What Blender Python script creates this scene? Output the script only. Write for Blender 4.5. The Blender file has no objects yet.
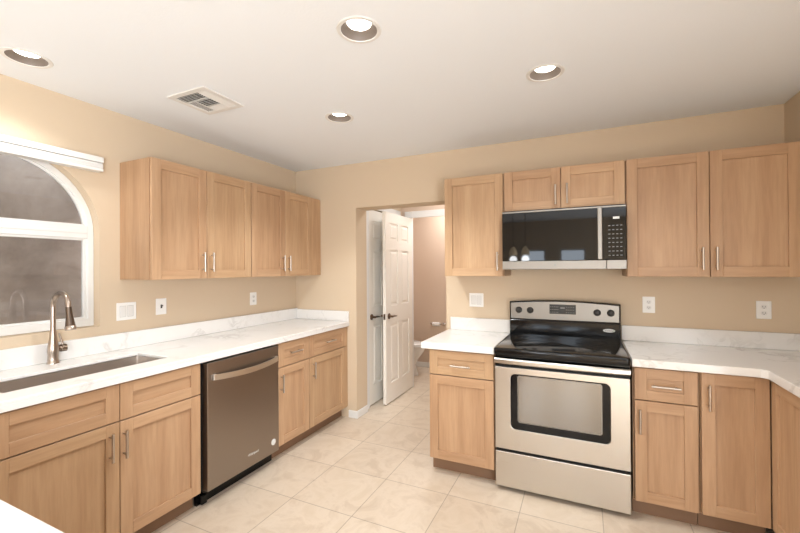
import bpy, bmesh, math, random
from mathutils import Matrix, Vector
random.seed(4)
sc = bpy.context.scene
COL = sc.collection
PI = math.pi

# ------------------------------------------------------------------ camera
H = 2.442
YAW, PITCH, ROLL = math.radians(25.0783), math.radians(0.2849), math.radians(-0.3484)
cd = bpy.data.cameras.new('camera'); cam = bpy.data.objects.new('camera', cd); COL.objects.link(cam)
fw = Vector((-math.sin(YAW)*math.cos(PITCH), math.cos(YAW)*math.cos(PITCH), math.sin(PITCH)))
rt = Vector((math.cos(YAW), math.sin(YAW), 0)); up = rt.cross(fw)
rt2 = rt*math.cos(ROLL)+up*math.sin(ROLL); up2 = -rt*math.sin(ROLL)+up*math.cos(ROLL)
m = Matrix((rt2, up2, -fw)).transposed().to_4x4(); m.translation = Vector((2.695, -3.2123, 1.432))
cam.matrix_world = m
cd.sensor_width = 36; cd.lens = 390.62*36/800; cd.clip_start = .05
sc.camera = cam

# ------------------------------------------------------------------ light
sc.view_settings.view_transform = 'Standard'; sc.view_settings.look = 'None'
sc.view_settings.gamma = 1; sc.view_settings.use_curve_mapping = False
sc.view_settings.exposure = 0.81
w = bpy.data.worlds.new('world'); sc.world = w; w.use_nodes = True
w.node_tree.nodes['Background'].inputs[0].default_value = (.72, .83, 1, 1)
w.node_tree.nodes['Background'].inputs[1].default_value = 3.0
DOWN_W, REAR_W, SIDE_W, PEND_W = 38.0, 5.0, 115.0, 3.5
def area(name, loc, rot, sx, sy, power, col):
    l = bpy.data.lights.new(name, 'AREA'); l.shape = 'RECTANGLE'; l.size = sx; l.size_y = sy; l.energy = power; l.color = col
    o = bpy.data.objects.new(name, l); COL.objects.link(o); o.location = loc; o.rotation_euler = rot; return o
# daylight through the two windows of the rear wall plus fill added from the right
for rx in (1.72, 2.505): area('daylight_rear', (rx, -6.64, 1.39), (PI/2, 0, 0), .5, .86, REAR_W, (.84, .93, 1))
area('added_side_fill', (4.30, -4.9, 1.05), (0, PI/2, 0), 2.0, 1.9, SIDE_W, (.93, .97, 1))  # side fill added to brighten left wall and ceiling; its doorway is made up

# ------------------------------------------------------------------ materials
def lin(r, g, b):
    f = lambda c: ((c/255+.055)/1.055)**2.4 if c/255 > .04045 else c/255/12.92
    return (f(r), f(g), f(b), 1)
def mat(name, col, rough=.5, metal=0., spec=.5, coat=0.):
    m = bpy.data.materials.new(name); m.use_nodes = True
    p = m.node_tree.nodes['Principled BSDF']
    p.inputs['Base Color'].default_value = col; p.inputs['Roughness'].default_value = rough
    p.inputs['Metallic'].default_value = metal; p.inputs['Specular IOR Level'].default_value = spec
    p.inputs['Coat Weight'].default_value = coat
    return m
def nt(m): return m.node_tree, m.node_tree.nodes, m.node_tree.links, m.node_tree.nodes['Principled BSDF']
def coords(t, scale, rnd=True):
    """object coordinates shifted by a random amount per object"""
    N, L = t.nodes, t.links
    tc = N.new('ShaderNodeTexCoord'); mp = N.new('ShaderNodeMapping'); mp.inputs['Scale'].default_value = scale
    if rnd:
        oi = N.new('ShaderNodeObjectInfo'); mu = N.new('ShaderNodeMath'); mu.operation = 'MULTIPLY'; mu.inputs[1].default_value = 37.
        L.new(oi.outputs['Random'], mu.inputs[0])
        ad = N.new('ShaderNodeVectorMath'); ad.operation = 'ADD'
        L.new(tc.outputs['Object'], ad.inputs[0]); L.new(mu.outputs[0], ad.inputs[1]); L.new(ad.outputs[0], mp.inputs['Vector'])
    else: L.new(tc.outputs['Object'], mp.inputs['Vector'])
    return mp.outputs[0]
def ramp(t, fac, stops):
    r = t.nodes.new('ShaderNodeValToRGB'); e = r.color_ramp.elements
    while len(e) < len(stops): e.new(.5)
    for i, (p, c) in enumerate(stops): e[i].position = p; e[i].color = c
    t.links.new(fac, r.inputs[0]); return r.outputs[0]
def noise(t, vec, scale, detail=3, rough=.5, dist=0.):
    n = t.nodes.new('ShaderNodeTexNoise'); n.inputs['Scale'].default_value = scale; n.inputs['Detail'].default_value = detail
    n.inputs['Roughness'].default_value = rough; n.inputs['Distortion'].default_value = dist
    t.links.new(vec, n.inputs['Vector']); return n.outputs[0]
def mixc(t, fac, a, b, mode='MIX'):
    n = t.nodes.new('ShaderNodeMix'); n.data_type = 'RGBA'; n.blend_type = mode
    for s, v in ((0, fac), (6, a), (7, b)):
        if hasattr(v, 'is_output'): t.links.new(v, n.inputs[s])
        else: n.inputs[s].default_value = v
    return n.outputs[2]
def bump(t, h, strength, dist, p):
    b = t.nodes.new('ShaderNodeBump'); b.inputs['Strength'].default_value = strength; b.inputs['Distance'].default_value = dist
    t.links.new(h, b.inputs['Height']); t.links.new(b.outputs[0], p.inputs['Normal'])

W1, W2, W3 = lin(188, 153, 120), lin(196, 162, 129), lin(177, 141, 109)
def wood(name, sc_):
    m = mat(name, W1, .42, spec=.4); t, N, L, p = nt(m)
    v = coords(t, sc_)
    big = noise(t, v, 11, 3, .6, .2)
    fine = noise(t, coords(t, tuple(a*4 for a in sc_)), 16, 3, .6)
    c = ramp(t, big, [(.3, W3), (.5, W1), (.72, W2)])
    f = ramp(t, fine, [(.35, (.9, .88, .86, 1)), (.6, (1, 1, 1, 1))])
    c = mixc(t, 1., c, f, 'MULTIPLY')
    oi = N.new('ShaderNodeObjectInfo')
    vr = ramp(t, oi.outputs['Random'], [(0., (.91, .88, .85, 1)), (.4, (1, .98, .96, 1)), (.7, (.96, .97, .93, 1)), (1., (1.04, 1.03, 1.0, 1))])
    L.new(mixc(t, 1., c, vr, 'MULTIPLY'), p.inputs['Base Color'])
    return m
WV = wood('maple_upright_grain', (1, 1, .07))
WH = wood('maple_level_grain', (.07, 1, 1))
WOOD = [WV, WH]
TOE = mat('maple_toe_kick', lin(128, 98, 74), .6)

def plaster(name, col, sz=90):
    m = mat(name, col, .85, spec=.2); t, N, L, p = nt(m)
    v = coords(t, (1, 1, 1), False)
    bump(t, noise(t, v, sz, 2), .12, .004, p); return m
WALL = plaster('tan_wall_paint', lin(211, 191, 165))
CEIL = plaster('white_ceiling_paint', lin(239, 242, 245))
BATHWALL = plaster('beige_bathroom_paint', lin(214, 192, 172))
WHITE = mat('white_enamel', lin(228, 226, 222), .35)
DOORW = mat('white_door_paint', lin(238, 232, 222), .4)
PLATE = mat('white_plastic', lin(240, 238, 234), .35)
DARKP = mat('dark_plastic', lin(40, 38, 36), .5)
BLACK = mat('black_enamel', lin(12, 12, 13), .1, spec=.35)
BLACKM = mat('black_matte', lin(18, 18, 19), .6)
NICKEL = mat('brushed_nickel', lin(190, 180, 169), .3, 1.)
BRONZE = mat('dark_nickel', lin(120, 105, 92), .3, 1.)
FAUC = mat('faucet_nickel', lin(176, 162, 150), .28, 1.)
CHROME = mat('chrome', lin(215, 212, 208), .12, 1.)
PORC = mat('porcelain', lin(236, 236, 234), .1)
GAPM = mat('switch_gap_grey', lin(196, 194, 190), .5)
LOGO = mat('pale_logo_ink', lin(215, 215, 212), .4)
GREYINK = mat('grey_ink', lin(120, 122, 122), .4)
DISPLAY = mat('display_panel', lin(48, 52, 54), .15)
RINGM = mat('burner_ring_ink', lin(58, 58, 60), .2)

def steel(name, col, rough, stretch=(.4, 60, 60)):
    m = mat(name, col, rough, 1.); t, N, L, p = nt(m)
    v = coords(t, stretch)
    n = noise(t, v, 6, 3)
    mr = N.new('ShaderNodeMapRange'); mr.inputs[3].default_value = rough-.06; mr.inputs[4].default_value = rough+.08
    L.new(n, mr.inputs[0]); L.new(mr.outputs[0], p.inputs['Roughness'])
    return m
STEEL = steel('brushed_stainless', lin(205, 200, 192), .3)
SINKS = steel('sink_stainless', lin(205, 196, 188), .38)
DWS = steel('slate_stainless', lin(158, 148, 139), .36)
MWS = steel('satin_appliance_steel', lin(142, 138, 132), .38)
OVENG = mat('reflective_oven_glass', lin(150, 146, 140), .1, .85)
MWG = mat('black_microwave_glass', lin(8, 8, 9), .03, spec=.3)

m = mat('white_marbled_quartz', lin(238, 234, 228), .16, spec=.5); QUARTZ = m
t, N, L, p = nt(m)
v = coords(t, (1, 1, 1), False)
warp = noise(t, v, 1.3, 4, .6)
va = N.new('ShaderNodeVectorMath'); va.operation = 'MULTIPLY_ADD'; va.inputs[1].default_value = (1.2, 1.2, 1.2)
cmb = N.new('ShaderNodeCombineXYZ'); [L.new(warp, cmb.inputs[i]) for i in range(3)]
L.new(cmb.outputs[0], va.inputs[0]); L.new(v, va.inputs[2])
n1 = noise(t, va.outputs[0], 2.2, 5, .6, .3)
vein = ramp(t, n1, [(.47, (0, 0, 0, 1)), (.5, (1, 1, 1, 1)), (.53, (0, 0, 0, 1))])
msk = ramp(t, noise(t, v, 3.1, 2), [(.45, (0, 0, 0, 1)), (.72, (.6, .6, .6, 1))])
k = mixc(t, 1., vein, msk, 'MULTIPLY')
L.new(mixc(t, k, lin(231, 228, 224), lin(178, 172, 165)), p.inputs['Base Color'])

m = mat('cream_floor_tile', lin(226, 206, 182), .32, spec=.45); TILE = m
t, N, L, p = nt(m)
tc = N.new('ShaderNodeTexCoord'); mp = N.new('ShaderNodeMapping'); mp.inputs['Location'].default_value = (-1.035+.438*20, 1.283+.438*20, 0)
L.new(tc.outputs['Object'], mp.inputs['Vector'])
br = N.new('ShaderNodeTexBrick'); br.offset = 0; br.squash = 1
L.new(mp.outputs[0], br.inputs['Vector'])
for nm, val in (('Scale', 1.), ('Mortar Size', .0028), ('Mortar Smooth', .2), ('Bias', 0.), ('Brick Width', .438), ('Row Height', .438)): br.inputs[nm].default_value = val
br.inputs['Color1'].default_value = lin(209, 192, 172); br.inputs['Color2'].default_value = lin(217, 202, 183); br.inputs['Mortar'].default_value = lin(172, 156, 138)
cl = ramp(t, noise(t, mp.outputs[0], 5, 6, .65, .8), [(.36, (.87, .84, .81, 1)), (.5, (1, 1, 1, 1)), (.64, (.93, .91, .88, 1))])
L.new(mixc(t, 1., br.outputs['Color'], cl, 'MULTIPLY'), p.inputs['Base Color'])
bump(t, br.outputs['Fac'], -.3, .002, p)

m = mat('clear_window_glass', (.8, .78, .75, 1), .0); GLASS = m
m.node_tree.nodes['Principled BSDF'].inputs['Transmission Weight'].default_value = 1.
m.node_tree.nodes['Principled BSDF'].inputs['IOR'].default_value = 1.5
m = mat('brown_patio_stucco', lin(150, 134, 118), .9); STUCCO = m
t, N, L, p = nt(m); v = coords(t, (1, 1, 1), False)
L.new(ramp(t, noise(t, v, 1.4, 6, .65, .4), [(.35, lin(158, 144, 132)), (.6, lin(196, 182, 168)), (.75, lin(212, 200, 188))]), p.inputs['Base Color'])
def emis(name, col, s):
    m = mat(name, col); p = m.node_tree.nodes['Principled BSDF']
    p.inputs['Emission Color'].default_value = col; p.inputs['Emission Strength'].default_value = s; return m
BULB = emis('lit_lamp_lens', (1, .95, .88, 1), 6.)
SHADE = emis('lit_pendant_glass', (1, .78, .5, 1), 1.2)
BAFFLE = mat('taupe_baffle', lin(92, 82, 74), .5)

# ------------------------------------------------------------------ mesh helpers
class MB:
    def __init__(s): s.bm = bmesh.new()
    def _add(s, tmp, mi, M=None):
        if M is not None: bmesh.ops.transform(tmp, matrix=M, verts=tmp.verts)
        for f in tmp.faces: f.material_index = mi
        me = bpy.data.meshes.new('t'); tmp.to_mesh(me); tmp.free(); s.bm.from_mesh(me); bpy.data.meshes.remove(me)
    def box(s, x0, x1, y0, y1, z0, z1, mi=0, bev=0., seg=1, M=None):
        b = bmesh.new(); bmesh.ops.create_cube(b, size=1)
        for v in b.verts: v.co = Vector(((x0+x1)/2+v.co.x*(x1-x0), (y0+y1)/2+v.co.y*(y1-y0), (z0+z1)/2+v.co.z*(z1-z0)))
        if bev: bmesh.ops.bevel(b, geom=b.edges[:], offset=bev, segments=seg, profile=.5, affect='EDGES')
        s._add(b, mi, M); return s
    def plate(s, outer, holes, z0, z1, mi=0, M=None, bev=0.):
        """flat slab in x,y with holes cut through"""
        b = bmesh.new(); es = []
        for loop in [outer]+holes:
            vs = [b.verts.new((x, y, z0)) for x, y in loop]
            es += [b.edges.new((vs[i], vs[(i+1) % len(vs)])) for i in range(len(vs))]
        bmesh.ops.triangle_fill(b, edges=es, use_beauty=True, use_dissolve=False)
        bmesh.ops.dissolve_limit(b, angle_limit=.01, verts=b.verts, edges=b.edges)
        r = bmesh.ops.extrude_face_region(b, geom=b.faces[:])
        for v in [g for g in r['geom'] if isinstance(g, bmesh.types.BMVert)]: v.co.z = z1
        bmesh.ops.recalc_face_normals(b, faces=b.faces)
        if bev:
            ed = [e for e in b.edges if len(e.link_faces) == 2 and e.calc_face_angle(0) > .8]
            bmesh.ops.bevel(b, geom=ed, offset=bev, segments=2, profile=.5, affect='EDGES')
        s._add(b, mi, M); return s
    def loft(s, rings, mi=0, caps=True, closed=True, M=None):
        b = bmesh.new(); R = [[b.verts.new(p) for p in r] for r in rings]; n = len(R[0])
        for a, c in zip(R, R[1:]):
            for i in range(n if closed else n-1):
                j = (i+1) % n
                try: b.faces.new((a[i], a[j], c[j], c[i]))
                except ValueError: pass
        if caps:
            b.faces.new(R[0][::-1]); b.faces.new(R[-1])
        bmesh.ops.recalc_face_normals(b, faces=b.faces)
        s._add(b, mi, M); return s
    def lathe(s, prof, mi=0, n=32, M=None, sx=1., sy=1., caps=True):
        return s.loft([[(r*math.cos(2*PI*i/n)*sx, r*math.sin(2*PI*i/n)*sy, z) for i in range(n)] for r, z in prof], mi, caps, True, M)
    def tube(s, pts, rad, mi=0, n=12, caps=True):
        pts = [Vector(p) for p in pts]; rings = []
        rs = rad if isinstance(rad, (list, tuple)) else [rad]*len(pts)
        prev = None
        for i, p in enumerate(pts):
            d = (pts[min(i+1, len(pts)-1)]-pts[max(i-1, 0)]).normalized()
            a = prev if prev is not None else (Vector((0, 0, 1)) if abs(d.z) < .9 else Vector((0, 1, 0)))
            u = (a - d*a.dot(d)).normalized(); prev = u; vv = d.cross(u)
            rings.append([p+(u*math.cos(2*PI*k/n)+vv*math.sin(2*PI*k/n))*rs[i] for k in range(n)])
        return s.loft(rings, mi, caps)
    def build(s, name, mats, parent=None, smooth=False, loc=None):
        me = bpy.data.meshes.new(name); s.bm.to_mesh(me); s.bm.free()
        for mm in (mats if isinstance(mats, list) else [mats]): me.materials.append(mm)
        if smooth:
            me.polygons.foreach_set('use_smooth', [True]*len(me.polygons))
            try: me.set_sharp_from_angle(angle=math.radians(40))
            except Exception: pass
        o = bpy.data.objects.new(name, me); COL.objects.link(o)
        if parent: o.parent = parent
        if loc: o.location = loc
        return o
def thing(name, label, cat, loc=(0, 0, 0), rz=0, group=None):
    o = bpy.data.objects.new(name, None); COL.objects.link(o); o.location = loc; o.rotation_euler = (0, 0, rz)
    o['label'] = label; o['category'] = cat
    if group: o['group'] = group
    return o
def tag(o, label, cat, group=None):
    o['label'] = label; o['category'] = cat
    if group: o['group'] = group
    return o
def struct(o): o['kind'] = 'structure'; return o
def circle(cx, cy, r, n=32): return [(cx+r*math.cos(2*PI*i/n), cy+r*math.sin(2*PI*i/n)) for i in range(n)]
def rrect(x0, x1, y0, y1, r, n=6):
    out = []
    for cx, cy, a in ((x1-r, y1-r, 0), (x0+r, y1-r, 90), (x0+r, y0+r, 180), (x1-r, y0+r, 270)):
        out += [(cx+r*math.cos(math.radians(a+90*i/n)), cy+r*math.sin(math.radians(a+90*i/n))) for i in range(n+1)]
    return out
FRONT = Matrix.Rotation(PI/2, 4, 'X')        # plate x,y -> x,z ; plate z -> -y (towards the room)
def text(name, body, size, material, parent, M):
    c = bpy.data.curves.new(name, 'FONT'); c.body = body; c.size = size; c.extrude = .0003; c.align_x = 'CENTER'; c.align_y = 'CENTER'
    tmp = bpy.data.objects.new('tmp', c); COL.objects.link(tmp)
    me = bpy.data.meshes.new_from_object(tmp.evaluated_get(bpy.context.evaluated_depsgraph_get()))
    bpy.data.objects.remove(tmp); bpy.data.curves.remove(c)
    me.materials.clear(); me.materials.append(material); me.transform(M)
    o = bpy.data.objects.new(name, me); COL.objects.link(o); o.parent = parent; return o

# ------------------------------------------------------------------ room shell
YR, XR, OPL, OPR, OPT = -6.5, 4.16, .727, 1.63, 2.014
b = MB(); b.box(-.12, XR+.12, YR-.12, 2.3, -.1, 0); struct(b.build('floor', TILE))
LIGHTS = [(.312, -2.285), (1.845, -1.79), (2.525, -1.058), (1.231, -1.023)]
REARL = [(.6, -4.6), (2.6, -4.9)]
b = MB(); b.plate([(-.12, YR-.12), (XR+.12, YR-.12), (XR+.12, 2.3), (-.12, 2.3)], [circle(x, y, .078) for x, y in LIGHTS], H, H+.1)
struct(b.build('ceiling', CEIL))
# arched window opening in the left wall (plate x = y of the room, plate y = z)
WC, WR, WS, WB = -2.262, .445, 1.66, 1.088
def arch(r, bot, n=28): return [(WC-r, bot), (WC+r, bot)]+[(WC+r*math.cos(PI*i/n), WS+r*math.sin(PI*i/n)) for i in range(n+1)]
YZ = Matrix(((0, 0, 1, 0), (1, 0, 0, 0), (0, 1, 0, 0), (0, 0, 0, 1)))      # (a,b,c)->(c,a,b)
b = MB(); b.plate([(YR, 0), (.0, 0), (.0, H), (YR, H)], [arch(WR, WB)], -.12, 0, M=YZ)
struct(b.build('wall_left', WALL))
b = MB(); b.plate([(0, 0), (OPL, 0), (OPL, OPT), (OPR, OPT), (OPR, 0), (XR, 0), (XR, H), (0, H)], [], -.2, 0, M=FRONT @ Matrix.Translation((0, 0, 0)))
struct(b.build('wall_back', WALL))
b = MB(); b.plate([(YR, 0), (-5.85, 0), (-5.85, 2.07), (-3.95, 2.07), (-3.95, 0), (.2, 0), (.2, H), (YR, H)], [], XR, XR+.12, M=YZ); struct(b.build('wall_right', WALL))
b = MB(); b.plate([(-5.85, 0), (-3.95, 0), (-3.95, 2.07), (-5.85, 2.07)], [[(-5.79, .08), (-4.93, .08), (-4.93, 2.01), (-5.79, 2.01)], [(-4.87, .08), (-4.01, .08), (-4.01, 2.01), (-4.87, 2.01)]], XR+.03, XR+.07, M=YZ); struct(b.build('added_door_3', WHITE))  # unseen door frame, added with its opening to let the side fill in
b = MB(); b.box(3.837, XR-.001, -1.6, -.001, 2.124, H-.001); struct(b.build('trim_3', WALL))
RW = [(1.46, 1.98), (2.25, 2.76)]
b = MB(); b.plate([(0, 0), (XR, 0), (XR, H), (0, H)], [[(a, .95), (c, .95), (c, 1.83), (a, 1.83)] for a, c in RW], 0, .12, M=Matrix.Translation((0, YR, 0)) @ FRONT)
struct(b.build('wall_rear', WALL))
for i, (a, c) in enumerate(RW):
    b = MB(); b.plate([(a, .95), (c, .95), (c, 1.83), (a, 1.83)], [[(a+.04, .99), (c-.04, .99), (c-.04, 1.79), (a+.04, 1.79)]], .03, .07, M=Matrix.Translation((0, YR, 0)) @ FRONT)
    o = struct(b.build('window_%d' % (i+2), WHITE))
# small hall behind the opening and the bathroom beyond
b = MB(); b.plate([(.2, 0), (.29, 0), (.29, 2.06), (1.0, 2.06), (1.0, 0), (1.12, 0), (1.12, H), (.2, H)], [], .57, .69, M=YZ)
struct(b.build('wall_hall_left', WALL))
b = MB(); b.plate([(.1, 0), (.82, 0), (.82, 2.06), (1.56, 2.06), (1.56, 0), (1.9, 0), (1.9, H), (.1, H)], [], -1.16, -1.12, M=FRONT)
struct(b.build('wall_bathroom_front', BATHWALL))
b = MB(); b.box(1.75, 1.87, .2, 2.2, 0, H); struct(b.build('wall_hall_right', BATHWALL))
b = MB(); b.box(-.12, 1.75, 2.08, 2.2, 0, H); struct(b.build('wall_bathroom_back', BATHWALL))
b = MB(); b.box(-.12, .08, 1.16, 2.08, 0, H); struct(b.build('wall_bathroom_left', BATHWALL))
b = MB(); b.box(.4, .57, .2, 1.12, 0, H); struct(b.build('wall_closet', BATHWALL))
# baseboards
def base_prof(x0, x1, y0, y1, name):
    b = MB(); b.box(x0, x1, y0, y1, 0, .072, bev=.004); return struct(b.build(name, WHITE))
base_prof(.64, OPL+.012, -.013, -.001, 'baseboard_back')
base_prof(OPL+.001, OPL+.013, -.001, .2, 'baseboard_jamb')
base_prof(.09, 1.74, 2.066, 2.079, 'baseboard_bathroom')
# casings
b = MB(); b.box(.691, .706, .2, .29, 0, 2.12, bev=.003); b.box(.691, .706, 1.0, 1.07, 0, 2.12, bev=.003); b.box(.691, .706, .291, .999, 2.06, 2.12, bev=.003)
struct(b.build('trim_1', WHITE))
b = MB(); b.box(.74, .82, 1.104, 1.119, 0, 2.118, bev=.003); b.box(1.56, 1.64, 1.104, 1.119, 0, 2.118, bev=.003); b.box(.821, 1.559, 1.102, 1.119, 2.038, 2.118, bev=.003)
b.box(.82, 1.56, 1.12, 1.16, 2.045, 2.0595); b.box(.8205, .827, 1.1195, 1.162, 0, 2.045)
struct(b.build('trim_2', WHITE))

# six-panel doors: local frame, leaf in x (0..w), thickness in y (0..t), z up
def panel_door(name, w, h, t, loc, rz, hx, sides):
    root = struct(bpy.data.objects.new(name, None)); COL.objects.link(root); root.location = loc; root.rotation_euler = (0, 0, rz)
    holes = []; st = .105; mid = .09
    px = [(st, w/2-mid/2), (w/2+mid/2, w-st)]
    for z0, z1 in ((.2, .83), (1.02, 1.62), (1.72, h-.11)):
        for a, c in px: holes.append([(a, z0), (c, z0), (c, z1), (a, z1)])
    b = MB(); b.plate([(0, 0), (w, 0), (w, h), (0, h)], holes, -t, 0, M=FRONT)
    for hl in holes:
        a, c, z0, z1 = hl[0][0], hl[1][0], hl[0][1], hl[2][1]
        b.box(a-.001, c+.001, .010, t-.010, z0-.001, z1+.001)
        for f, y0, y1 in ((0, .003, .011), (1, t-.011, t-.003)):      # raised fields with sloped shoulders
            i0, i1 = .02, .038
            ya, yb = (y1, y0) if f == 0 else (y0, y1)
            b.loft([[(a+i0, ya, z0+i0), (c-i0, ya, z0+i0), (c-i0, ya, z1-i0), (a+i0, ya, z1-i0)], [(a+i1, yb, z0+i1), (c-i1, yb, z0+i1), (c-i1, yb, z1-i1), (a+i1, yb, z1-i1)]])
    b.build('door_leaf', DOORW, root)
    for s in sides:
        y0 = 0 if s < 0 else t
        g = MB(); Mr = Matrix.Translation((hx, y0, .915)) @ Matrix.Rotation(-s*PI/2, 4, 'X')
        g.lathe([(.031, 0), (.031, .006), (.024, .012), (.012, .016), (.011, .045)], M=Mr, n=24)
        dx = 1 if hx < w/2 else -1
        ys = y0+s*.048
        g.tube([(hx-dx*.012, ys, .915), (hx+dx*.03, ys, .917), (hx+dx*.075, ys-s*.004, .912), (hx+dx*.115, ys-s*.01, .908)], [.011, .010, .008, .006])
        g.build('door_handle', BRONZE, root, True)
    g = MB(); hz = hx < w/2; xe = -.0012 if hz else w
    g.box(xe, xe+.0012, t/2-.012, t/2+.012, .885, .945, bev=.0004); g.build('latch_plate', BRONZE, root)
    return root
panel_door('door_1', .70, 2.04, .035, (.652+.035, .297, .01), PI/2, .07, (-1,))
panel_door('door_2', .695, 2.018, .035, (.832, .415, .012), PI/2, .07, (-1, 1))

# window in the left wall
win = struct(bpy.data.objects.new('window_1', None)); COL.objects.link(win); win.location = (0, 0, 0)
b = MB(); b.plate(arch(WR-.001, WB+.001), [arch(WR-.036, WB+.05)], -.1, -.06, M=YZ, bev=.004)
b.build('window_frame', WHITE, win)
b = MB(); b.box(-.098, -.056, WC-WR+.034, WC+WR-.034, 1.626, 1.704, bev=.004); b.box(-.1, -.052, WC-WR+.036, WC+WR-.036, 1.656, 1.672, bev=.003)
b.build('crossbar', WHITE, win)
b = MB()
b.plate([(WC-.404, WB+.044), (WC+.41, WB+.049), (WC+.41, 1.627), (WC-.41, 1.627)], [[(WC-.385, WB+.06), (WC+.392, WB+.06), (WC+.392, 1.615), (WC-.385, 1.615)]], -.095, -.07, M=YZ, bev=.002)
q = lambda r: [(WC+r*math.cos(PI*i/28), max(1.701, WS+r*math.sin(PI*i/28))) for i in range(29)]
b.plate(arch(WR-.035, 1.703), [arch(WR-.047, 1.714)], -.095, -.075, M=YZ)
b.build('sash', WHITE, win)
b = MB(); b.plate(arch(.409, WB+.05), [], -.09, -.085, M=YZ); b.build('pane', GLASS, win)
b = MB(); b.box(-3.2, -.12, -6.5, .5, -.1, 0); o = struct(b.build('floor_patio', STUCCO))
b = MB(); b.box(-2.1, -2.0, -6.5, .5, 0, 2.75)
for z in (.9, 1.35, 1.8): b.box(-2.0, -1.985, -6.5, .5, z, z+.02)
struct(b.build('wall_patio', STUCCO))
b = MB(); b.box(-1.75, -.12, -6.5, .5, 2.62, 2.7); struct(b.build('ceiling_patio', STUCCO))

# ------------------------------------------------------------------ cabinets (front faces local -y)
def shaker(b, x0, x1, z0, z1, yf, t=.02, rail=.06, flat=False):
    e = .0012
    b.box(x0, x0+rail, yf, yf+t, z0, z1, 0, e); b.box(x1-rail, x1, yf, yf+t, z0, z1, 0, e)
    b.box(x0+rail, x1-rail, yf, yf+t, z1-rail, z1, 1, e); b.box(x0+rail, x1-rail, yf, yf+t, z0, z0+rail, 1, e)
    b.box(x0+rail-.004, x1-rail+.004, yf+.012, yf+t-.002, z0+rail-.004, z1-rail+.004, 1 if flat else 0)
def bar_handle(parent, x, z, yf, L=.135, vert=True):
    b = MB(); r = .0065
    if vert:
        b.tube([(x, yf-.03, z-L/2), (x, yf-.03, z+L/2)], r)
        for s in (-1, 1): b.tube([(x, yf, z+s*L*.36), (x, yf-.03, z+s*L*.36)], .0045)
    else:
        b.tube([(x-L/2, yf-.03, z), (x+L/2, yf-.03, z)], r)
        for s in (-1, 1): b.tube([(x+s*L*.36, yf, z), (x+s*L*.36, yf-.03, z)], .0045)
    return b.build('handle', NICKEL, parent, True)
def carc(b, w, d, z0, z1):
    b.box(0.0041, w-.0041, -d+.018, -.002, z0+.0041, z1-.0041)
    b.box(0, .004, -d, -.002, z0, z1); b.box(w-.004, w, -d, -.002, z0, z1); b.box(.0041, w-.0041, -d, -.002, z0, z0+.004); b.box(.0041, w-.0041, -d, -.002, z1-.004, z1)
def cabinet(name, label, loc, rz, w, depth, z0, z1, fronts, toe=0, open_top=False, group=None):
    """fronts: (kind, x0, x1, z0, z1, handle) handle = ('v',x,z) / ('h',x,z)"""
    root = thing(name, label, 'cabinet', loc, rz, group)
    d = depth-.021
    b = MB()
    if toe:
        if open_top:
            b.box(0, .018, -d, -.002, toe, z1); b.box(w-.018, w, -d, -.002, toe, z1); b.box(.018, w-.018, -d, -.002, toe, toe+.018); b.box(.018, w-.018, -.014, -.002, toe+.018, z1); b.box(.018, w-.018, -d+.014, -d+.018, toe+.018, z1)
        else: carc(b, w, d, toe, z1)
        b.build('carcass', WOOD, root)
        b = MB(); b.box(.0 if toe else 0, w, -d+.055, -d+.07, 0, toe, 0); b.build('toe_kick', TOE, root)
    else:
        carc(b, w, d, z0, z1); b.build('carcass', WOOD, root)
    for kind, a, c, f0, f1, hd in fronts:
        b = MB()
        if kind == 'filler': b.box(a, c, -depth+.004, -d, f0, f1, 0, .001); b.build('filler', WOOD, root); continue
        rail = .06 if kind == 'door' else (.05 if f1-f0 < .2 else .055)
        shaker(b, a+.002, c-.002, f0, f1, -depth, rail=.06 if kind == 'door' else .055, flat=(kind != 'door')) if kind == 'door' else drawer_front(b, a+.002, c-.002, f0, f1, -depth)
        o = b.build({'door': 'door', 'drawer': 'drawer', 'false': 'false_front'}[kind], WOOD, root)
        if hd: bar_handle(o, hd[1], hd[2], -depth, .135, hd[0] == 'v')
    return root
def drawer_front(b, x0, x1, z0, z1, yf, t=.02):
    e = .0012; s, r = .06, .052
    if z1-z0 < .2: r = .055
    b.box(x0, x0+s, yf, yf+t, z0, z1, 0, e); b.box(x1-s, x1, yf, yf+t, z0, z1, 0, e)
    b.box(x0+s, x1-s, yf, yf+t, z1-r, z1, 1, e); b.box(x0+s, x1-s, yf, yf+t, z0, z0+r, 1, e)
    b.box(x0+s-.004, x1-s+.004, yf+.012, yf+t-.002, z0+r-.004, z1-r+.004, 1)
LW = PI/2
UB, UT = 1.371, 2.122
cabinet('wall_cabinet', 'two-door maple wall cabinet nearest the arched window, above the wall switches', (0, -1.702, 0), LW, .792, .32, UB, UT,
        [('door', .002, .389, UB, UT, ('v', .352, 1.484)), ('door', .389, .79, UB, UT, ('v', .422, 1.484))], group=None)
cabinet('wall_cabinet', 'two-door maple wall cabinet pushed into the room corner on the left wall', (0, -.909, 0), LW, .906, .32, UB, UT,
        [('door', .002, .39, UB, UT, ('v', .352, 1.484)), ('door', .39, .765, UB, UT, ('v', .425, 1.484)), ('filler', .767, .906, UB, UT, None)])
cabinet('wall_cabinet', 'single-door maple wall cabinet between the hall opening and the microwave', (1.722, 0, 0), 0, .452, .32, UB, UT,
        [('door', .002, .45, UB, UT, ('v', .41, 1.48))])
cabinet('wall_cabinet', 'short two-door maple wall cabinet directly above the microwave', (2.177, 0, 0), 0, .77, .32, 1.84, UT,
        [('door', .002, .385, 1.84, UT, ('v', .352, 1.932)), ('door', .385, .768, 1.84, UT, ('v', .425, 1.934))])
cabinet('wall_cabinet', 'wide two-door maple wall cabinet right of the microwave', (2.95, 0, 0), 0, .889, .32, UB, UT,
        [('door', .002, .433, UB, UT, ('v', .394, 1.48)), ('door', .433, .85, UB, UT, ('v', .461, 1.48)), ('filler', .852, .889, UB, UT, None)])
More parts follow.
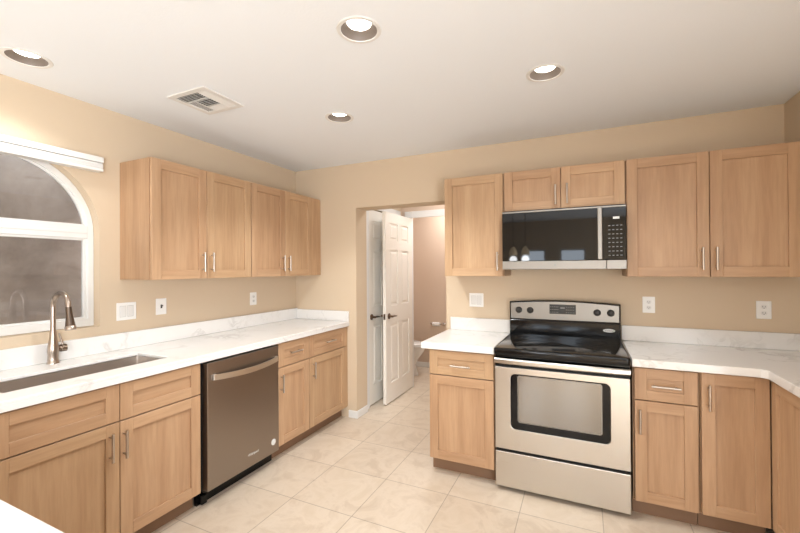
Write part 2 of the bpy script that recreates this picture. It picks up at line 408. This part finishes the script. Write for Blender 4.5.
LB, LT, BB, BT = .880, .924, .868, .912
DZ = .69
root = cabinet('base_cabinet', 'wide maple sink cabinet with two doors and two false fronts, under the faucet', (0, -2.53, 0), LW, .925, .63, 0, LB-.003,
        [('door', .002, .474, .105, DZ-.003, ('v', .427, .58)), ('door', .474, .922, .105, DZ-.003, ('v', .49, .576)),
         ('false', .002, .474, DZ+.003, LB-.008, None), ('false', .474, .922, DZ+.003, LB-.008, None)], toe=.1, open_top=True)
cabinet('base_cabinet', 'narrow maple base cabinet with drawer, right beside the dishwasher', (0, -.957, 0), LW, .368, .63, 0, LB-.003,
        [('drawer', .002, .366, DZ+.003, LB-.008, ('h', .186, .787)), ('door', .002, .366, .105, DZ-.003, ('v', .03, .572))], toe=.1)
cabinet('base_cabinet', 'maple base cabinet with drawer at the hall end of the left counter', (0, -.588, 0), LW, .587, .63, 0, LB-.003,
        [('drawer', .002, .55, DZ+.003, LB-.008, ('h', .28, .787)), ('door', .002, .55, .105, DZ-.003, ('v', .047, .58)), ('filler', .552, .587, .105, LB-.008, None)], toe=.1)
cabinet('base_cabinet', 'maple base cabinet with one drawer and no door handle, left of the range', (1.707, 0, 0), 0, .456, .63, 0, BB-.002,
        [('drawer', .002, .454, DZ+.003, BB-.008, ('h', .232, .765)), ('door', .002, .454, .105, DZ-.003, None)], toe=.1)
cabinet('base_cabinet', 'maple base cabinet with drawer and door, immediately right of the range', (2.948, 0, 0), 0, .31, .63, 0, BB-.002,
        [('drawer', .006, .303, DZ-.008, BB-.008, ('h', .156, .769)), ('door', .006, .303, .105, DZ-.014, ('v', .033, .564))], toe=.1)
cabinet('base_cabinet', 'full-height single-door maple base cabinet second right of the range', (3.262, 0, 0), 0, .2865, .63, 0, BB-.002,
        [('door', .002, .2875, .105, BB-.006, ('v', .034, .738))], toe=.1)
# return run on the right wall, faces -x : local -y -> -x  (rotation -90 deg)
cabinet('base_cabinet', 'reddish maple base cabinet facing left at the right edge of the photo', (XR-.003, -.6305, 0), -PI/2, .9, .606, 0, BB-.002,
        [('door', -.001, .42, .105, BB-.006, None), ('door', .42, .88, .105, BB-.006, None)], toe=.1)
# peninsula carcass
b = MB(); b.box(.002, 1.95, -3.4, -2.83, .1, LB-.003, 0, .001); pen = tag(b.build('peninsula_cabinet', WOOD), 'maple peninsula base under the white counter corner in the foreground', 'cabinet')
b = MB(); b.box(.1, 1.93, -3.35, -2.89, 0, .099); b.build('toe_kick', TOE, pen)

# ------------------------------------------------------------------ countertops
SX0, SX1, SY0, SY1 = .215, .508, -2.44, -1.722
b = MB()
b.plate([(.001, -.001), (.001, -3.45), (2.05, -3.45), (2.05, -2.8), (.66, -2.8), (.65, -2.79), (.65, -.001)],
        [rrect(SX0, SX1, SY0, SY1, .009)], LT-.016, LT, bev=.003)
for q in ((.625, .65, -2.79, -.001), (.625, 2.05, -2.825, -2.8), (2.025, 2.05, -3.45, -2.826)): b.box(*q, LB, LT-.0155, bev=.002)
for q in ((.002, .19, -3.4, -.002), (.191, .62, -1.6, -.002)): b.box(*q, LB, LT-.0162)
tag(b.build('countertop', QUARTZ), 'long white quartz countertop on the left holding the sink and faucet', 'countertop')
b = MB(); b.plate([(1.655, -.001), (1.655, -.65), (2.166, -.65), (2.166, -.001)], [], BB, BT, bev=.003)
tag(b.build('countertop', QUARTZ), 'short white quartz countertop left of the range, beside the hall opening', 'countertop')
b = MB(); b.plate([(2.943, -.001), (2.943, -.65), (3.505, -.65), (3.528, -.673), (3.528, -1.56), (XR-.002, -1.56), (XR-.002, -.001)], [], BB, BT, bev=.003)
tag(b.build('countertop', QUARTZ), 'L-shaped white quartz countertop right of the range', 'countertop')
b = MB(); b.box(.001, .021, -3.44, -.001, LT+.0005, 1.03, bev=.002); b.box(.0215, .648, -.021, -.001, LT+.0005, 1.022, bev=.002)
tag(b.build('backsplash', QUARTZ), 'low white marbled backsplash along the left wall, turning the corner', 'backsplash')
b = MB(); b.box(1.672, 2.166, -.021, -.001, BT+.0005, 1.017, bev=.002)
tag(b.build('backsplash', QUARTZ), 'short low white backsplash left of the range', 'backsplash')
b = MB(); b.box(2.943, XR-.024, -.021, -.001, BT+.0005, 1.017, bev=.002); b.box(XR-.023, XR-.002, -1.55, -.001, BT+.0005, 1.017, bev=.002)
tag(b.build('backsplash', QUARTZ), 'low white marbled backsplash right of the range', 'backsplash')

# ------------------------------------------------------------------ sink and faucet
sk = thing('sink', 'undermount stainless steel sink set in the left countertop', 'sink', (0, 0, LT-.0175-.2))
b = MB(); z = .2
def ring(ins, zz, r): return [(x, y, zz) for x, y in rrect(SX0+ins, SX1-ins, SY0+ins, SY1-ins, r)]
b.loft([ring(-.015, z-.001, .018), ring(-.003, z-.001, .014), ring(-.002, z-.03, .014), ring(.002, .03, .014), ring(.008, .01, .014), ring(.03, .003, .014)], caps=False)
b.loft([ring(.03, .003, .014), ring(.13, .0, .01)], caps=False)
f = bmesh.ops.contextual_create
b.box(SX0+.129, SX1-.129, SY0+.129, SY1-.129, -.002, .0002)
o = b.build('basin', SINKS, sk, True)
b = MB(); b.lathe([(.045, .0005), (.045, .004), (.035, .004), (.03, .001)], M=Matrix.Translation((.36, -2.08, 0))); b.build('drain', CHROME, sk, True)
fx = thing('faucet', 'brushed nickel gooseneck pull-down faucet behind the sink', 'faucet', (.062, -2.078, LT))
b = MB(); b.lathe([(.029, 0), (.029, .006), (.025, .012), (.0235, .03), (.024, .05), (.026, .065), (.026, .085), (.022, .105), (.0165, .14), (.0145, .175)]); b.build('faucet_base', FAUC, fx, True)
b = MB(); cx, cz, R = .078, .308, .078
pts = [(0, 0, .17), (0, 0, .24), (0, 0, .29)]+[(cx-R*math.cos(a), 0, cz+R*math.sin(a)*1.0) for a in [math.radians(v) for v in range(0, 177, 11)]]
b.tube(pts, .0125, n=16)
ex, ez = pts[-1][0], pts[-1][2]; dx, dz = pts[-1][0]-pts[-2][0], pts[-1][2]-pts[-2][2]; dl = math.hypot(dx, dz); dx /= dl; dz /= dl
o = b.build('spout', FAUC, fx, True)
b = MB()
P = lambda s: (ex+dx*s, 0, ez+dz*s)
b.tube([P(.0), P(.025), P(.04), P(.065), P(.1)], [.0135, .0145, .015, .018, .022], n=20)
o = b.build('spray_head', mat('dark_spray_head', lin(105, 92, 82), .3, 1.), fx, True)
o['label'] = 'dark flared spray head with a bright rim'
b = MB(); b.tube([P(.1), P(.103), P(.121), P(.123)], [.0225, .0245, .0255, .022], n=20); b.build('spray_rim', FAUC, o, True)
b = MB(); b.tube([(0, .015, .077), (0, .03, .077), (0, .034, .077), (0, .058, .077), (0, .06, .077)], [.017, .017, .0205, .0205, .016], n=20)
o = b.build('handle_hub', BRONZE, fx, True)
b = MB(); b.tube([(0, .045, .09), (-.004, .038, .125), (-.006, .03, .16)], [.006, .005, .004], n=10); b.build('lever', FAUC, fx, True)

# ------------------------------------------------------------------ dishwasher (front faces +x)
dw = thing('dishwasher', 'dark stainless dishwasher with curved bar handle under the left counter', 'dishwasher', (0, -1.6, 0), LW)
W0, W1_ = .018, .622
b = MB(); b.box(.006, .636, -.6, -.03, .1, LB-.004); b.build('tub_body', BLACKM, dw)
b = MB(); b.box(W0, W1_, -.655, -.605, .1, LB-.012, bev=.004, seg=2); b.build('door', DWS, dw)
b = MB(); b.box(.006, .636, -.57, -.55, .0, .098); b.box(.02, .06, -.6, -.572, .005, .06, bev=.004); o = b.build('kick_plate', BLACK, dw)
b = MB(); n = 14; rings = []
for i in range(n+1):
    u = i/n; x = .047+(.6-.047)*u; y = -.655-.012-.032*math.sin(PI*u)**.8; zc = .779-.0*u - .012*math.sin(PI*u)
    rings.append([(x, y-.006, zc+.017), (x, y+.006, zc+.017), (x, y+.006, zc-.017), (x, y-.006, zc-.017)])
b.loft(rings)
for xx in (.047, .575): b.box(xx, xx+.025, -.676, -.6551, .762, .796, bev=.002)
b.build('handle', mat('bright_handle_steel', lin(228, 222, 212), .35, 1.), dw)
b = MB(); b.lathe([(.022, 0), (.022, .0006)], M=Matrix.Translation((.566, -.6552, .18)) @ Matrix.Rotation(PI/2, 4, 'X'), n=24); o = b.build('sticker', LOGO, dw); o['label'] = 'round white sticker on the lower right of the door'
text('logo', 'Whirlpool', .022, LOGO, dw, Matrix.Translation((.376, -.6555, .181)) @ FRONT)

# ------------------------------------------------------------------ range
RX = 2.171; RWD = .766
rg = thing('range', 'stainless steel freestanding electric range with black glass cooktop', 'stove', (RX, 0, 0))
b = MB(); b.box(.004, RWD-.004, -.63, -.035, .02, .875, bev=.002); b.build('body', BLACKM, rg)
for fx_, fy in ((.04, -.58), (RWD-.06, -.58), (.04, -.1), (RWD-.06, -.1)):
    b = MB(); b.lathe([(.015, 0), (.015, .02)], M=Matrix.Translation((fx_+.01, fy, 0))); b.build('foot', BLACKM, rg)
b = MB(); b.plate(rrect(0, RWD, -.69, -.06, .02), [], .876, .922, bev=.01); ck = b.build('cooktop', BLACK, rg, True)
b = MB()
for cx, cy, r in ((.19, -.52, .105), (.19, -.24, .08), (.575, -.52, .08), (.575, -.24, .105)):
    b = MB(); b.plate(circle(cx, cy, r, 48), [circle(cx, cy, r-.003, 48)], .9221, .9224); b.build('burner_ring', RINGM, ck)
for s in (0, 1):
    b = MB(); x = .002 if s == 0 else RWD-.008; b.box(x, x+.006, -.66, -.09, .9221, .9245, bev=.001); b.build('side_trim', STEEL, ck)
# front band doubles as the door handle
b = MB(); n = 10; rings = []
for i in range(13):
    u = i/12; x = .003+(RWD-.006)*u; yo = -.672-.018*math.sin(PI*u)**.5
    rings.append([(x, yo, .855), (x, yo-.006, .848), (x, yo-.006, .828), (x, yo, .822), (x, yo+.012, .822), (x, yo+.012, .855)])
b.loft(rings); 
for x in (.01, RWD-.04): b.box(x, x+.03, -.665, -.645, .826, .85)
dr_handle = b
od = MB(); od.plate([(.003, .272), (RWD-.003, .272), (RWD-.003, .796), (.003, .796)], [rrect(.1, .663, .405, .756, .03)], .632, .656, M=FRONT, bev=.003)
oven = od.build('oven_door', STEEL, rg)
b = MB(); b.plate(rrect(.101, .662, .406, .755, .03), [], .632, .650, M=FRONT); o = b.build('window_surround', BLACK, oven); o['label'] = 'black rounded window border'
b = MB(); b.plate(rrect(.147, .617, .455, .746, .012), [], .6501, .652, M=FRONT); b.build('oven_window', OVENG, oven)
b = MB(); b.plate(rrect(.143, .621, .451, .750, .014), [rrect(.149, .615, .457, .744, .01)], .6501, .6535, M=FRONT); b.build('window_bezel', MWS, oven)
dr_handle.build('oven_handle', STEEL, oven, True)
b = MB(); b.box(.004, RWD-.004, -.645, -.632, .808, .874); b.build('vent_strip', BLACK, rg)
b = MB(); b.box(.003, RWD-.003, -.656, -.632, .03, .254, bev=.004, seg=2); b.build('storage_drawer', STEEL, rg)
# backguard
b = MB()
def arcp(zs, zm, x0=.004, x1=RWD-.004, n=20): return [(x0+(x1-x0)*i/n, zs+(zm-zs)*math.sin(PI*i/n)) for i in range(n+1)]
top = arcp(1.172, 1.188)
b.plate([(.004, .9), (RWD-.004, .9)]+top[::-1], [], .035, .085, M=FRONT, bev=.004); bg = b.build('backguard', BLACK, rg)
top = arcp(1.160, 1.178, .014, RWD-.014)
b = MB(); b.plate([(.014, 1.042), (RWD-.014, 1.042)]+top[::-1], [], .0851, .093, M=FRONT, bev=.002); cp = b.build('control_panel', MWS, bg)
b = MB(); b.box(.01, RWD-.01, -.1, -.085, .94, 1.035, bev=.005, seg=2); b.build('black_glass_apron', BLACK, bg)
for kx in (.074, .158, .614, .70):
    b = MB(); Mr = Matrix.Translation((kx, -.093, 1.108)) @ Matrix.Rotation(PI/2, 4, 'X')
    b.lathe([(.024, 0), (.024, .004), (.02, .008), (.018, .024), (.015, .026)], M=Mr, n=24); kn = b.build('knob', DARKP, cp, True)
    b.bm = None
b = MB(); b.box(.296, .476, -.0965, -.0931, 1.088, 1.158, bev=.001); ds = b.build('display', DISPLAY, cp)
b = MB(); b.box(.372, .402, -.0975, -.0966, 1.128, 1.138)
b2 = b
for i in range(5):
    for j in range(3):
        for x0 in (.302, .41): b.box(x0+i*.012, x0+i*.012+.007, -.0972, -.0966, 1.098+j*.02, 1.1015+j*.02)
b.build('display_print', GREYINK, cp)
text('logo', 'Whirlpool', .018, GREYINK, cp, Matrix.Translation((.386, -.0935, 1.066)) @ FRONT)
b = MB(); b.lathe([(.038, 0), (.038, .001)], sy=.32, M=Matrix.Translation((.688, -.1002, .985)) @ Matrix.Rotation(PI/2, 4, 'X')); lg = b.build('oval_badge', LOGO, bg)
text('badge_print', 'Whirlpool', .014, BLACK, bg, Matrix.Translation((.688, -.1016, .985)) @ Matrix.Rotation(PI/2, 4, 'X'))

# ------------------------------------------------------------------ microwave
mw = thing('microwave', 'over-the-range stainless microwave with black glass door', 'microwave', (2.18, 0, 1.42))
MWW = .764
b = MB(); b.box(.002, MWW-.002, -.375, -.002, .008, .412, bev=.002); b.build('casing', BLACKM, mw)
b = MB(); b.box(.0, .628, -.4, -.376, .058, .392, bev=.002); b.build('door_glass', MWG, mw)
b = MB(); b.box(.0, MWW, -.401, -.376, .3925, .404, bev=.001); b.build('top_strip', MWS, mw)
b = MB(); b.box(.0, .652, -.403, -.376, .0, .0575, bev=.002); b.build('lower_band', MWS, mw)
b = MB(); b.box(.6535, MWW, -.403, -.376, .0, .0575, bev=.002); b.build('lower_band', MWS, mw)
b = MB(); b.lathe([(.006, 0), (.006, .001)], M=Matrix.Translation((.347, -.4032, .029)) @ Matrix.Rotation(PI/2, 4, 'X')); b.build('round_emblem', GREYINK, mw)
b = MB(); b.box(.629, MWW, -.4, -.376, .058, .392, bev=.002); kp = b.build('control_panel', MWG, mw)
for i in range(4):
    for j in range(8): b = MB(); b.box(.664+i*.022, .664+i*.022+.011, -.4008, -.4001, .085+j*.027, .085+j*.027+.005); b.build('key', GREYINK, kp)
b = MB(); b.box(.69, .726, -.4008, -.4001, .318, .332); b.build('clock_display', LOGO, kp)
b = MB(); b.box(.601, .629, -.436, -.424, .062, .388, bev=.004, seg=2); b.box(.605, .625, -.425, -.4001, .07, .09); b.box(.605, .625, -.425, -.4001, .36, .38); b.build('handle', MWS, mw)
b = MB(); b.box(.03, .25, -.34, -.06, .0, .0075, bev=.002); b.build('grease_filter', STEEL, mw)
b = MB(); b.box(.51, .73, -.34, -.06, .0, .0075, bev=.002); b.build('grease_filter', STEEL, mw)

# ------------------------------------------------------------------ wall plates
def plate(name, label, loc, rz, w, inserts, cat):
    r = thing(name, label, cat, loc, rz)
    h = .113
    b = MB(); b.box(-w/2, w/2, -.006, -.0005, -h/2, h/2, bev=.002, seg=2); b.build('cover_plate', PLATE, r)
    for kind, x in inserts:
        if kind == 'rocker':
            b = MB(); b.box(x-.0165, x+.0165, -.0095, -.006, -.033, .033, bev=.0015); b.build('rocker', WHITE, r)
            b = MB(); b.plate([(x-.019, -.036), (x+.019, -.036), (x+.019, .036), (x-.019, .036)], [[(x-.0168, -.0335), (x+.0168, -.0335), (x+.0168, .0335), (x-.0168, .0335)]], .006, .0064, M=FRONT); b.build('rocker_gap', GAPM, r)
        elif kind == 'toggle':
            b = MB(); b.box(x-.006, x+.006, -.0066, -.006, -.013, .013); b.build('toggle_slot', DARKP, r)
            b = MB(); b.box(x-.004, x+.004, -.02, -.006, .0, .01, bev=.001); b.build('toggle', mat('brown_toggle', lin(90, 82, 75), .4), r)
        else:
            for s in (-1, 1):
                b = MB(); z = s*.0195
                b.plate([(x+.0155*math.cos(a), z+max(-.0125, min(.0125, .0155*math.sin(a)))) for a in [2*PI*i/24 for i in range(24)]], [], .006, .008, M=FRONT); oo = b.build('receptacle', WHITE, r)
                b = MB(); b.box(x-.007, x-.0048, -.0084, -.008, z-.003, z+.006); b.box(x+.0048, x+.007, -.0084, -.008, z-.003, z+.005); b.lathe([(.0025, 0), (.0025, .0004)], M=Matrix.Translation((x, -.008, z-.0075)) @ Matrix.Rotation(PI/2, 4, 'X'), n=10); b.build('slots', DARKP, oo)
    return r
plate('wall_switch', 'white double switch plate closest to the arched window', (0, -1.664, 1.165), LW, .12, [('rocker', -.023), ('rocker', .023)], 'switch')
plate('wall_switch', 'single toggle switch plate with a dark toggle on the left wall', (0, -1.433, 1.175), LW, .075, [('toggle', 0)], 'switch')
plate('wall_outlet', 'small white outlet under the left corner wall cabinet', (0, -.584, 1.168), LW, .075, [('outlet', 0)], 'outlet')
plate('wall_switch', 'white double switch plate between the hall opening and the range', (1.892, 0, 1.166), 0, .118, [('rocker', -.023), ('rocker', .023)], 'switch')
plate('wall_outlet', 'white duplex outlet just right of the range', (3.11, 0, 1.168), 0, .075, [('outlet', 0)], 'outlet')
plate('wall_outlet', 'white duplex outlet farthest right on the back wall', (3.728, 0, 1.156), 0, .075, [('outlet', 0)], 'outlet')

# ------------------------------------------------------------------ blind headrail
bl = thing('window_blind', 'white raised blind with its headrail over the arched window', 'blind', (0, -2.262, 2.03))
b = MB(); b.box(.002, .066, -.436, .436, .052, .086, bev=.003, seg=2); b.build('headrail', WHITE, bl)
b = MB(); b.box(.004, .06, -.434, .434, .018, .05, bev=.002)
for z in (.024, .031, .038): b.box(.003, .0625, -.434, .434, z, z+.0015)
b.build('stacked_slats', WHITE, bl)
b = MB(); b.box(.003, .064, -.435, .435, .0, .017, bev=.003, seg=2); b.build('bottom_rail', WHITE, bl)

# ------------------------------------------------------------------ ceiling lights and vent
def downlight(x, y, label, k):
    r = thing('recessed_light', label, 'ceiling light', (x, y, H), 0, 'recessed ceiling lights')
    b = MB(); b.lathe([(.076, .0), (.078, -.004), (.092, -.004), (.095, -.001), (.095, -.0002)], caps=False, n=40)
    b.build('trim_ring', WHITE, r, True)
    b = MB(); b.lathe([(.0765, -.002), (.07, .02), (.05, .034)], caps=False, n=40); b.build('baffle', BAFFLE, r, True)
    b = MB(); b.lathe([(.052, .034), (.05, .027), (.03, .023), (.005, .022)], n=40); b.build('lamp_lens', BULB, r, True)
    l = bpy.data.lights.new('lamp', 'SPOT'); l.energy = DOWN_W*k; l.color = (.955, .985, 1); l.spot_size = math.radians(122); l.spot_blend = .5; l.shadow_soft_size = .05
    lo = bpy.data.objects.new('lamp_light', l); COL.objects.link(lo); lo.parent = r; lo.location = (0, 0, -.01)
for (x, y), k, lb in zip(LIGHTS, (.17, .92, .42, .82), ('recessed ceiling light nearest the left wall above the window end', 'largest recessed ceiling light, top centre of the photo',
        'recessed ceiling light on the right, in front of the microwave', 'small farthest recessed ceiling light towards the hall opening')): downlight(x, y, lb, k)
vt = thing('ceiling_vent', 'square white air register with louvres in the ceiling', 'vent', (.664, -1.588, H))
b = MB(); b.plate([(-.155, -.145), (.155, -.145), (.155, .145), (-.155, .145)], [[(-.12, -.11), (.12, -.11), (.12, .11), (-.12, .11)]], -.009, -.0003, bev=.003); b.build('vent_frame', WHITE, vt)
b = MB(); b.box(-.12, .12, -.11, .11, -.0015, -.0004); b.build('duct_shadow_box', mat('painted_duct_shade', lin(55, 50, 46), .8), vt).name = 'duct_shade_sheet'  # flat dark sheet on the ceiling, its colour stands in for duct shade
def bank(x0, x1, y0, y1, along, tilt):
    b = MB(); n = 5
    for i in range(n):
        f = (i+.5)/n
        if along == 'x': M_ = Matrix.Translation(((x0+x1)/2, y0+(y1-y0)*f, -.006)) @ Matrix.Rotation(tilt, 4, 'X'); b.box(-(x1-x0)/2, (x1-x0)/2, -.009, .009, -.0006, .0006, M=M_)
        else: M_ = Matrix.Translation((x0+(x1-x0)*f, (y0+y1)/2, -.006)) @ Matrix.Rotation(tilt, 4, 'Y'); b.box(-.009, .009, -(y1-y0)/2, (y1-y0)/2, -.0006, .0006, M=M_)
    b.build('louvre_bank', WHITE, vt)
bank(-.118, -.012, -.108, -.04, 'x', .75); bank(-.004, .06, -.108, -.04, 'x', .75); bank(.066, .118, -.108, .108, 'y', -.3)
bank(-.118, -.06, -.03, .108, 'y', .3); bank(-.052, .06, -.03, .05, 'x', .75); bank(-.052, .06, .06, .108, 'x', -.35)
b = MB(); b.box(-.12, .064, -.038, -.032, -.009, -.003); b.box(.061, .065, -.0319, .11, -.009, -.003); b.box(-.058, -.054, -.0319, .11, -.009, -.003); b.box(-.0539, .0609, .052, .057, -.009, -.003)
b.build('divider', WHITE, vt)

# ------------------------------------------------------------------ bathroom
to = thing('toilet', 'white toilet glimpsed through the hall opening beside the open door', 'toilet', (.09, 1.63, 0))
def egg(L0, L1, wd, z, n=28): # elongated outline along +x
    c = (L0+L1)/2; a = (L1-L0)/2
    return [(c+a*math.cos(2*PI*i/n), wd*math.sin(2*PI*i/n)*(1-.12*math.cos(2*PI*i/n)), z) for i in range(n)]
b = MB(); b.loft([egg(.12, .60, .12, 0), egg(.13, .585, .11, .05), egg(.16, .56, .10, .14), egg(.17, .60, .125, .22), egg(.18, .68, .165, .32), egg(.18, .70, .18, .375), egg(.18, .70, .18, .39)]); b.build('bowl', PORC, to, True)
b = MB(); b.loft([egg(.2, .705, .183, .392), egg(.2, .71, .186, .40), egg(.2, .705, .183, .412)]); b.build('seat', PORC, to, True)
b = MB(); b.loft([egg(.2, .70, .18, .414), egg(.2, .705, .183, .424), egg(.22, .68, .165, .432)]); b.build('seat_lid', PORC, to, True)
b = MB(); b.box(.0, .19, -.2, .2, .36, .72, bev=.02, seg=3); tk = b.build('tank', PORC, to, True)
b = MB(); b.box(-.005, .2, -.21, .21, .722, .75, bev=.01, seg=2); b.build('tank_lid', PORC, to, True)
b = MB(); b.tube([(.2, -.14, .66), (.22, -.14, .66), (.22, -.08, .655)], .007); b.build('flush_lever', CHROME, tk, True)
tp = thing('toilet_paper_holder', 'chrome toilet paper holder on the far bathroom wall', 'toilet paper holder', (.82, 2.079, .64))
for s in (-1, 1):
    b = MB(); b.tube([(s*.085, 0, 0), (s*.085, -.008, 0), (s*.085, -.009, 0), (s*.085, -.07, 0)], [.022, .022, .01, .012], n=16); b.build('post', CHROME, tp, True)
b = MB(); b.tube([(-.085, -.06, 0), (.085, -.06, 0)], .008); b.build('rod', CHROME, tp, True)
tr = thing('toilet_paper_roll', 'nearly finished white toilet paper roll on the chrome holder', 'toilet paper', (.81, 2.019, .64))
b = MB(); b.lathe([(.012, -.055), (.012, .055), (.028, .055), (.028, -.055), (.012, -.055)], n=24, caps=False, M=Matrix.Rotation(PI/2, 4, 'Y')); b.build('paper', WHITE, tr, True)
l = bpy.data.lights.new('bathroom_lamp', 'AREA'); l.energy = 9; l.size = .4; l.color = (.97, .98, 1)
o = bpy.data.objects.new('bathroom_lamp', l); COL.objects.link(o); o.location = (1.2, 1.7, H-.02)
l = bpy.data.lights.new('hall_lamp', 'AREA'); l.energy = 3; l.size = .3; l.color = (.97, .98, 1)
o = bpy.data.objects.new('hall_lamp', l); COL.objects.link(o); o.location = (1.3, .7, H-.02)

# pendants over the dining side, seen mirrored in the microwave door
for x, y, lb in ((1.55, -4.9, 'warm lit pendant lamp hanging behind the camera, left of its twin'), (1.78, -4.75, 'warm lit pendant lamp hanging behind the camera, right of its twin')):
    pd = thing('pendant_lamp', lb, 'pendant lamp', (x, y, 1.72))
    b = MB(); b.lathe([(.075, -.06), (.06, .02), (.03, .07), (.02, .09)], n=24); b.build('glass_shade', SHADE, pd, True)
    b = MB(); b.tube([(0, 0, .088), (0, 0, H-1.72-.02)], .004, n=8); b.build('cord', DARKP, pd)
    l = bpy.data.lights.new('pendant_bulb', 'POINT'); l.energy = PEND_W; l.color = (.955, .985, 1); l.shadow_soft_size = .065
    lo = bpy.data.objects.new('pendant_bulb_light', l); COL.objects.link(lo); lo.parent = pd; lo.location = (0, 0, -.14)
    b = MB(); b.lathe([(.06, H-1.72-.02), (.06, H-1.72-.001)]); b.build('canopy', NICKEL, pd)
